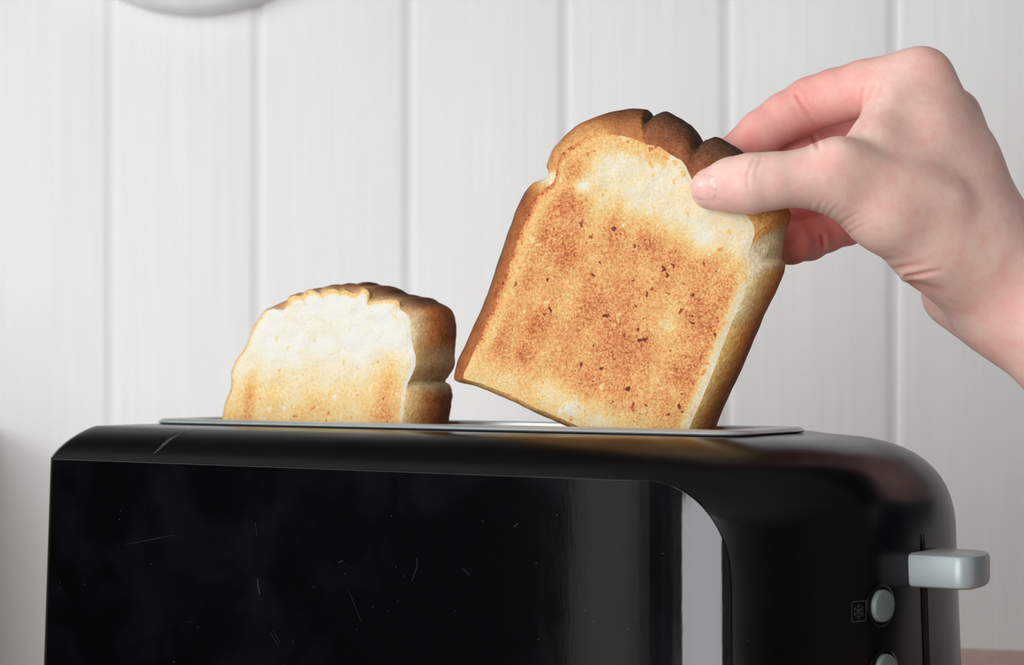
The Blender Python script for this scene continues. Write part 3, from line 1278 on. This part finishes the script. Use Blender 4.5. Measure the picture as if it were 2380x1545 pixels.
def cone_into(vol, a, b, k):
    """smooth-union a tapered capsule into vol (evaluated in its own neighbourhood)"""
    rm = max(a[3], b[3]) + 0.022
    lo = [min(a[i], b[i]) - rm for i in range(3)]
    hi = [max(a[i], b[i]) + rm for i in range(3)]
    i0 = [max(0, int((lo[i] - g) / VH)) for i, g in enumerate((GX0, GY0, GZ0))]
    i1 = [min(n_, int((hi[i] - g) / VH) + 2) for i, (g, n_) in enumerate(((GX0, nx), (GY0, ny), (GZ0, nz)))]
    if any(i1[i] <= i0[i] for i in range(3)):
        return
    X = gx[i0[0]:i1[0], None, None] - np.float32(a[0])
    Y = gy[None, i0[1]:i1[1], None] - np.float32(a[1])
    Z = gz[None, None, i0[2]:i1[2]] - np.float32(a[2])
    d = np.array([b[i] - a[i] for i in range(3)], np.float32)
    dd = float(d @ d) + 1e-12
    t_ = np.clip((X * d[0] + Y * d[1] + Z * d[2]) / np.float32(dd), 0, 1)
    dist = np.sqrt((X - t_ * d[0]) ** 2 + (Y - t_ * d[1]) ** 2 + (Z - t_ * d[2]) ** 2) - (a[3] + t_ * (b[3] - a[3]))
    sub = vol[i0[0]:i1[0], i0[1]:i1[1], i0[2]:i1[2]]
    vol[i0[0]:i1[0], i0[1]:i1[1], i0[2]:i1[2]] = smin(sub, dist.astype(np.float32), np.float32(k))


def chain(joints, k):
    v = np.full((nx, ny, nz), BIG, np.float32)
    js = [J(*j) for j in joints]
    for a, b in zip(js, js[1:]):
        cone_into(v, a, b, k)
    return v


palm = np.full((nx, ny, nz), BIG, np.float32)
PALM = [
    # index metacarpal
    ((2142, 188, .832, 78), (2222, 380, .836, 96)), ((2222, 380, .836, 96), (2296, 566, .840, 118)),
    # middle, ring, little metacarpals (behind)
    ((2212, 272, .852, 70), (2290, 560, .858, 104)), ((2250, 352, .872, 66), (2300, 600, .872, 98)), ((2262, 436, .888, 60), (2280, 650, .876, 92)),
    # thumb metacarpal and ball of the thumb
    ((1946, 414, .800, 78), (2060, 490, .806, 88)), ((2060, 490, .806, 88), (2172, 566, .818, 100)), ((2172, 566, .818, 100), (2300, 640, .836, 130)),
    # first web
    ((2086, 238, .826, 72), (2036, 346, .812, 62)), ((2036, 346, .812, 62), (1976, 404, .803, 62)),
    ((2140, 330, .826, 100), (2100, 450, .814, 96)), ((2150, 330, .828, 100), (2240, 520, .828, 122)), ((2100, 450, .814, 96), (2260, 590, .828, 126)),
    # heel of the hand, wrist, forearm
    ((2222, 684, .864, 82), (2310, 726, .856, 100)), ((2296, 600, .838, 130), (2372, 690, .838, 150)),
    ((2372, 690, .838, 150), (2560, 838, .826, 168)), ((2560, 838, .826, 168), (2900, 1100, .806, 205)),
    # tendon ridge running to the thumb
    ((1950, 372, .792, 40), (2200, 470, .806, 46)),
]
for a, b in PALM:
    cone_into(palm, J(*a), J(*b), 0.0075)

THUMB = [(1654, 438, .8058, 50), (1700, 430, .8015, 63), (1748, 426, .7975, 69), (1800, 420, .7965, 65), (1860, 415, .797, 65), (1940, 410, .799, 78)]
INDEX = [(1688, 374, .8370, 44), (1768, 309, .8425, 52), (1822, 272, .8445, 55), (1884, 241, .845, 61), (1940, 224, .842, 63), (2010, 206, .838, 66), (2136, 186, .832, 78)]
MIDDLE = [(1720, 452, .8350, 44), (1806, 398, .850, 50), (1862, 372, .858, 54), (1912, 350, .864, 58), (1985, 330, .866, 58), (2060, 310, .862, 62), (2206, 276, .853, 68)]
RING = [(1770, 516, .8340, 40), (1850, 492, .853, 44), (1905, 472, .865, 50), (1960, 452, .870, 55), (2060, 415, .876, 56), (2240, 360, .873, 64)]
LITTLE = [(1796, 568, .8320, 43), (1838, 566, .840, 47), (1880, 556, .852, 48), (1920, 540, .860, 45), (1968, 522, .868, 47), (2060, 490, .882, 50), (2250, 440, .888, 58)]
vol = palm.copy()
fv = {}
for nm, ch, k in (('thumb', THUMB, .0075), ('index', INDEX, .0035), ('middle', MIDDLE, .0035), ('ring', RING, .004), ('little', LITTLE, .004)):
    c = chain(ch, 0.0022)
    vol = np.minimum(vol, smin(palm, c, np.float32(k)))
    fv[nm] = c


def trilin(v, pts):
    q = (pts - np.array([GX0, GY0, GZ0])) / VH
    q = np.clip(q, 0, np.array([nx, ny, nz]) - 1.001)
    i = q.astype(int)
    f = q - i
    out = 0
    for dx in (0, 1):
        for dy in (0, 1):
            for dz in (0, 1):
                w = (f[:, 0] if dx else 1 - f[:, 0]) * (f[:, 1] if dy else 1 - f[:, 1]) * (f[:, 2] if dz else 1 - f[:, 2])
                out = out + w * v[i[:, 0] + dx, i[:, 1] + dy, i[:, 2] + dz]
    return out


def surface_nets(v):
    ins = v < 0
    acc = np.zeros((v.shape[0] - 1, v.shape[1] - 1, v.shape[2] - 1), np.int8)
    for dx in (0, 1):
        for dy in (0, 1):
            for dz in (0, 1):
                acc += ins[dx:dx + acc.shape[0], dy:dy + acc.shape[1], dz:dz + acc.shape[2]]
    act = (acc > 0) & (acc < 8)
    idx = np.argwhere(act)
    num = np.full(acc.shape, -1, np.int64)
    num[act] = np.arange(len(idx))
    corner = [(dx, dy, dz) for dx in (0, 1) for dy in (0, 1) for dz in (0, 1)]
    vals = np.stack([v[idx[:, 0] + c[0], idx[:, 1] + c[1], idx[:, 2] + c[2]] for c in corner], 1)
    ps = np.zeros((len(idx), 3))
    ct = np.zeros(len(idx))
    ca = np.array(corner, float)
    for i in range(8):
        for j in range(i + 1, 8):
            if np.abs(ca[i] - ca[j]).sum() != 1:
                continue
            a, b = vals[:, i], vals[:, j]
            cr = (a < 0) != (b < 0)
            t_ = np.where(cr, a / np.where(cr, a - b, 1), 0)
            ps += np.where(cr[:, None], ca[i] + t_[:, None] * (ca[j] - ca[i]), 0)
            ct += cr
    pts = (idx + ps / ct[:, None]) * VH + np.array([GX0, GY0, GZ0])
    quads = []
    for ax in range(3):
        o1, o2 = (ax + 1) % 3, (ax + 2) % 3
        sl0 = [slice(None)] * 3
        sl1 = [slice(None)] * 3
        sl0[ax], sl1[ax] = slice(0, -1), slice(1, None)
        a, b = ins[tuple(sl0)], ins[tuple(sl1)]
        e = np.argwhere(a != b)
        e = e[(e[:, o1] > 0) & (e[:, o2] > 0) & (e[:, o1] < acc.shape[o1]) & (e[:, o2] < acc.shape[o2])]
        fl = a[e[:, 0], e[:, 1], e[:, 2]]
        cells = []
        for s1, s2 in ((0, 0), (1, 0), (1, 1), (0, 1)):
            c = e.copy()
            c[:, o1] -= s1
            c[:, o2] -= s2
            cells.append(num[c[:, 0], c[:, 1], c[:, 2]])
        q = np.stack(cells, 1)
        q[~fl] = q[~fl][:, ::-1]
        quads.append(q)
    q = np.concatenate(quads)
    q = q[(q >= 0).all(1)]
    return pts, q


pts, quads = surface_nets(vol)


def vnormals(p):
    e = VH * 0.8
    g = np.stack([trilin(vol, p + np.eye(3)[i] * e) - trilin(vol, p - np.eye(3)[i] * e) for i in range(3)], 1)
    return g / (np.linalg.norm(g, axis=1, keepdims=True) + 1e-9)


# keep the largest connected piece of the net
lab = np.arange(len(pts))
e_ = np.concatenate([quads[:, [0, 1]], quads[:, [1, 2]], quads[:, [2, 3]]])
while True:
    old = lab.copy()
    m_ = np.minimum(lab[e_[:, 0]], lab[e_[:, 1]])
    np.minimum.at(lab, e_[:, 0], m_)
    np.minimum.at(lab, e_[:, 1], m_)
    lab = lab[lab]
    if (lab == old).all():
        break
main_ = np.bincount(lab, minlength=len(pts)).argmax()
keep_ = lab == main_
newi = np.cumsum(keep_) - 1
quads = newi[quads[keep_[quads].all(1)]]
pts = pts[keep_]

# light smoothing of the net
ed = np.concatenate([quads[:, [0, 1]], quads[:, [1, 2]], quads[:, [2, 3]], quads[:, [3, 0]]])
ed = np.unique(np.sort(ed, 1), axis=0)


def smooth(p, it, lam=0.5):
    deg = np.bincount(ed.ravel(), minlength=len(p))[:, None]
    for _ in range(it):
        s = np.zeros_like(p)
        for c in range(3):
            s[:, c] = np.bincount(ed[:, 0], p[ed[:, 1], c], len(p)) + np.bincount(ed[:, 1], p[ed[:, 0], c], len(p))
        p = p + lam * (s / np.maximum(deg, 1) - p)
    return p


pts = smooth(pts, 6)
# the back and ball of the hand are one soft form: relax them further, fading out towards the fingers
pal_w = np.clip(((CX + FPX * pts[:, 0] / pts[:, 1]) - 1985) / 120, 0, 1)[:, None]
for _ in range(6):
    pts = pts * (1 - pal_w) + smooth(pts, 10) * pal_w
nrm = vnormals(pts)
pxv = CX + FPX * pts[:, 0] / pts[:, 1]
pyv = HOR + FPX * (HC - pts[:, 2]) / pts[:, 1]
facing = -(nrm * (pts - np.array([0, 0, HC]))).sum(1) / np.linalg.norm(pts - np.array([0, 0, HC]), axis=1)


def polydist(poly):
    best = np.full(len(pts), 1e9)
    fr_ = np.zeros(len(pts))
    m_ = len(poly) - 1
    for i_, (a, b) in enumerate(zip(poly, poly[1:])):
        a, b = np.array(a, float), np.array(b, float)
        d = b - a
        t_ = np.clip(((pxv - a[0]) * d[0] + (pyv - a[1]) * d[1]) / (d @ d), 0, 1)
        dd_ = np.hypot(pxv - a[0] - t_ * d[0], pyv - a[1] - t_ * d[1])
        fr_ = np.where(dd_ < best, (i_ + t_) / m_, fr_)
        best = np.minimum(best, dd_)
    return best, np.clip(1.15 - fr_ ** 1.5, 0, 1)      # distance, and a fade towards the far end


# skin folds: (polyline, width px, depth mm, which surface: max depth y)
CREASES = [
    ([(1752, 372), (1738, 400), (1736, 430), (1744, 455)], 3.5, 0.30, .82), ([(1768, 368), (1758, 395), (1755, 430)], 3.5, 0.22, .82),
    ([(1726, 384), (1720, 410), (1722, 436)], 3.5, 0.14, .82),
    ([(1896, 500), (1903, 482), (1916, 455)], 3.5, 0.35, .83), ([(1914, 516), (1934, 490), (1956, 468)], 3.5, 0.32, .83),
    ([(1934, 538), (1962, 513), (1996, 492)], 3.5, 0.36, .83), ([(1954, 556), (1990, 530), (2024, 514)], 3.5, 0.26, .83),
    ([(1880, 488), (1886, 474), (1892, 458)], 3, 0.16, .83), ([(1906, 508), (1922, 482), (1938, 462)], 3, 0.16, .83),
    ([(1944, 548), (1976, 522), (2008, 504)], 3, 0.16, .83),
    ([(2072, 626), (2110, 618), (2146, 612)], 5, 0.35, .85), ([(2108, 641), (2150, 634), (2190, 628)], 4.5, 0.5, .86),
    ([(2040, 608), (2066, 602), (2090, 598)], 4, 0.2, .85),
    ([(2118, 660), (2150, 668), (2190, 676)], 10, 0.8, .87),
    ([(2006, 206), (2000, 240), (1998, 270), (2008, 290)], 4, 0.35, .84), ([(2030, 200), (2018, 230), (2014, 262)], 4, 0.2, .84),
    ([(2050, 196), (2036, 230), (2026, 270)], 5, 0.16, .84), ([(2012, 290), (1990, 312), (1968, 330)], 5, 0.2, .84),
    ([(1852, 222), (1866, 244), (1886, 274), (1900, 296)], 4.5, 0.5, .85), ([(1870, 228), (1882, 250), (1900, 274)], 4, 0.2, .85),
    ([(1892, 318), (1900, 340), (1904, 352)], 5, 0.5, .87),
    ([(1912, 552), (1916, 572), (1914, 592)], 5, 0.7, .88),
]
disp = np.zeros(len(pts))
for poly, w, dep, ymax in CREASES:
    d, fade = polydist(poly)
    m = (facing > 0.05) & (pts[:, 1] < ymax)
    g = -np.exp(-(d / w) ** 2) + 0.45 * np.exp(-((d - 2.2 * w) / (1.3 * w)) ** 2)
    disp += np.where(m, g * dep * fade * 1e-3 * (0.75 if dep < 0.45 else 1.2), 0)
# broad soft relief: hollow between the metacarpals, swollen knuckle
for (cxp, cyp, r_, am) in ((2110, 250, 50, -0.8), (2010, 410, 60, -0.7), (2150, 440, 70, -0.2), (2280, 540, 70, -0.5), (1905, 400, 40, 0.5), (1640, 470, 30, 0.0)):
    d2 = ((pxv - cxp) ** 2 + (pyv - cyp) ** 2) / r_ ** 2
    disp += np.where(facing > 0, am * 1e-3 * np.exp(-d2), 0)
pts = pts + nrm * disp[:, None]

# ---- skin colour: pale, pinker fingers, knuckles and folds; lower fingers' shade painted in as red
base = col3((233, 196, 185))
pink = col3((228, 138, 134))
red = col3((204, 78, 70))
pk = np.zeros(len(pts))
fd = {k_: trilin(v_, pts) for k_, v_ in fv.items()}
for k_, am in (('index', .62), ('middle', .70), ('ring', .85), ('little', .92)):
    pk = np.maximum(pk, am * np.clip(1 - (fd[k_] - 0.001) / 0.006, 0, 1) * np.clip((2080 - pxv) / 110, 0, 1))
rd = np.zeros(len(pts))
for (cxp, cyp, r_, am, y0_, y1_) in ((1740, 335, 30, .55, .82, .9), (1880, 280, 34, .30, .82, .9), (1900, 340, 30, .35, .83, .9), (1850, 575, 75, .75, .815, .9),  # strong ring and little finger spots put the hand's shade into the skin
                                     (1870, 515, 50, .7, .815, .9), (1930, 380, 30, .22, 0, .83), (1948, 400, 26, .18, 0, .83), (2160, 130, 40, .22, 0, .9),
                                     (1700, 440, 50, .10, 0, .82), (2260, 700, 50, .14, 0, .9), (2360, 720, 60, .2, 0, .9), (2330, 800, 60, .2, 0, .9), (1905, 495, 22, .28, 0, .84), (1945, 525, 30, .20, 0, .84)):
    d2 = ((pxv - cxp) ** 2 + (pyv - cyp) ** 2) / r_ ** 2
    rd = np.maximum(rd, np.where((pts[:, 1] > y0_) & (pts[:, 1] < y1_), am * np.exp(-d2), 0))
for poly, w, dep, ymax in CREASES:
    d, fade = polydist(poly)
    rd = np.maximum(rd, np.where((facing > 0) & (pts[:, 1] < ymax), fade * min(.5, .9 * dep) * np.exp(-(d / (w * 1.3)) ** 2), 0))
cold = base * (1 - pk[:, None]) + pink * pk[:, None]
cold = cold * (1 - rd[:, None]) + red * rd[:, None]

person = empty('person', (0.25, 0.84, 0))
OFF = np.array([0.25, 0.84, 0])
me = bpy.data.meshes.new('hand')
me.from_pydata((pts - OFF).tolist(), [], quads.tolist())
me.update()
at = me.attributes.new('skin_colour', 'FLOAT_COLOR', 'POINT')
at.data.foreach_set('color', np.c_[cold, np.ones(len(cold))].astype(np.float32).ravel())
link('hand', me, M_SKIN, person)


# thumb nail, laid on the thumb's surface
def march(px, py):
    d = np.array([(px - CX) / FPX, 1.0, -(py - HOR) / FPX])
    o = np.array([0, 0, HC])
    for t_ in np.arange(0.765, 0.86, 0.0004):
        if trilin(vol, (o + d * t_)[None])[0] < 0:
            return o + d * t_
    return None


def make_nail():
    NU, NV = 22, 18
    verts, faces = [], []
    ok = True
    grid = {}
    for i in range(NU + 1):
        for j in range(NV + 1):
            u, v = -1 + 2 * i / NU, -1 + 2 * j / NV
            # disc -> squircle
            su = u * math.sqrt(max(0, 1 - 0.32 * v * v))
            sv = v * math.sqrt(max(0, 1 - 0.32 * u * u))
            px = 1637 + 34 * su - 4 * sv
            py = 435 + 34 * sv + 4 * su
            p = march(px, py)
            if p is None:
                continue
            nn_ = vnormals(p[None])[0]
            rim = max(abs(u), abs(v))
            lift = 0.00032 * (1 - rim ** 6) - 0.00022 * rim ** 6
            grid[(i, j)] = len(verts)
            verts.append(p + nn_ * lift - OFF)
    for i in range(NU):
        for j in range(NV):
            c = [(i, j), (i + 1, j), (i + 1, j + 1), (i, j + 1)]
            if all(q in grid for q in c):
                faces.append(tuple(grid[q] for q in c))
    o = link('thumbnail', mesh_pd('thumbnail', verts, faces), M_NAIL, person)
    o['label'] = 'short glossy thumbnail'


make_nail()


# sleeve from mid forearm to the elbow
def make_sleeve():
    a = [P(2660, 915, .820), P(2800, 1025, .812), P(3000, 1180, .800), P(3300, 1400, .782), P(3650, 1640, .76)]
    rr = [0.0335, 0.037, 0.040, 0.044, 0.050]
    pts_, rad = [], []
    for i in range(len(a) - 1):
        for j in range(10):
            f = j / 10
            pts_.append(a[i].lerp(a[i + 1], f) - Vector(OFF))
            r = rr[i] * (1 - f) + rr[i + 1] * f
            rad.append(r * (1 + 0.03 * math.sin((i * 10 + j) * 0.9)))
    me_ = tube_mesh('sleeve', pts_, rad, 40, True)
    for v in me_.vertices:
        v.co += Vector((0, 0, 1)) * 0.002 * mnoise.noise(v.co * 40)
    s = link('sleeve', me_, M_SLEEVE, person)
    s['label'] = 'dark navy sleeve'


make_sleeve()
tag(person, "person's bare hand reaching in from the right, pinching the tilted toast slice", 'person')


# ------------------------------------------------------------------ wear on the toaster: scratches laid on its surface
from mathutils.bvhtree import BVHTree
bpy.context.view_layer.update()
dg = bpy.context.evaluated_depsgraph_get()


def scratch(target, pts_px, wpx, mat):
    ev = target.evaluated_get(dg)
    me_ = ev.to_mesh()
    bv = BVHTree.FromPolygons([v.co.copy() for v in me_.vertices], [tuple(p.vertices) for p in me_.polygons])
    ev.to_mesh_clear()
    inv = toaster.matrix_world.inverted()
    o_ = inv @ Vector((0, 0, HC))
    dense = []
    for a, b in zip(pts_px, pts_px[1:]):
        m_ = max(2, int(math.hypot(b[0] - a[0], b[1] - a[1]) / 8))
        for i in range(m_):
            f = i / m_
            dense.append((a[0] + (b[0] - a[0]) * f, a[1] + (b[1] - a[1]) * f))
    dense.append(pts_px[-1])
    vs, fs = [], []
    for i, (x, y) in enumerate(dense):
        x2, y2 = dense[min(i + 1, len(dense) - 1)]
        x1, y1 = dense[max(i - 1, 0)]
        L_ = math.hypot(x2 - x1, y2 - y1) or 1
        nx_, ny_ = -(y2 - y1) / L_, (x2 - x1) / L_
        w_ = wpx * 0.5 * (0.35 + 0.65 * math.sin(math.pi * (i + 0.5) / len(dense))) * (0.7 + 0.6 * random.random())
        row = []
        for sgn in (-1, 1):
            q = inv @ P(x + nx_ * w_ * sgn, y + ny_ * w_ * sgn, 1.0)
            hit = bv.ray_cast(o_, (q - o_).normalized())
            if hit[0] is None:
                return
            row.append(hit[0] + hit[1] * 0.00008)
        vs += row
    for i in range(len(dense) - 1):
        fs.append((2 * i, 2 * i + 1, 2 * i + 3, 2 * i + 2))
    link('scratch', mesh_pd('scratch', vs, fs), mat, target, smooth=False)


panel = bpy.data.objects['front_panel']
for pp, w_ in (([(358, 1054), (392, 1024), (430, 1002)], 5), ([(374, 1036), (398, 1018), (414, 1012)], 4)):
    scratch(body, pp, w_, M_SCR)
for pp, w_ in (([(599, 1345), (600, 1364), (605, 1383)], 4), ([(969, 1296), (970, 1315), (957, 1351)], 2.2), ([(628, 1469), (648, 1500)], 1.6),
               ([(634, 1462), (652, 1494)], 1.4), ([(808, 1367), (824, 1404), (840, 1445)], 1.2), ([(291, 1265), (350, 1254), (405, 1243)], 1.4),
               ([(785, 1308), (797, 1302)], 2.4), ([(593, 1212), (598, 1246)], 1.4), ([(1077, 1320), (1092, 1338)], 1.6), ([(1193, 1224), (1206, 1216)], 4)):
    scratch(panel, pp, w_, M_SCR2)
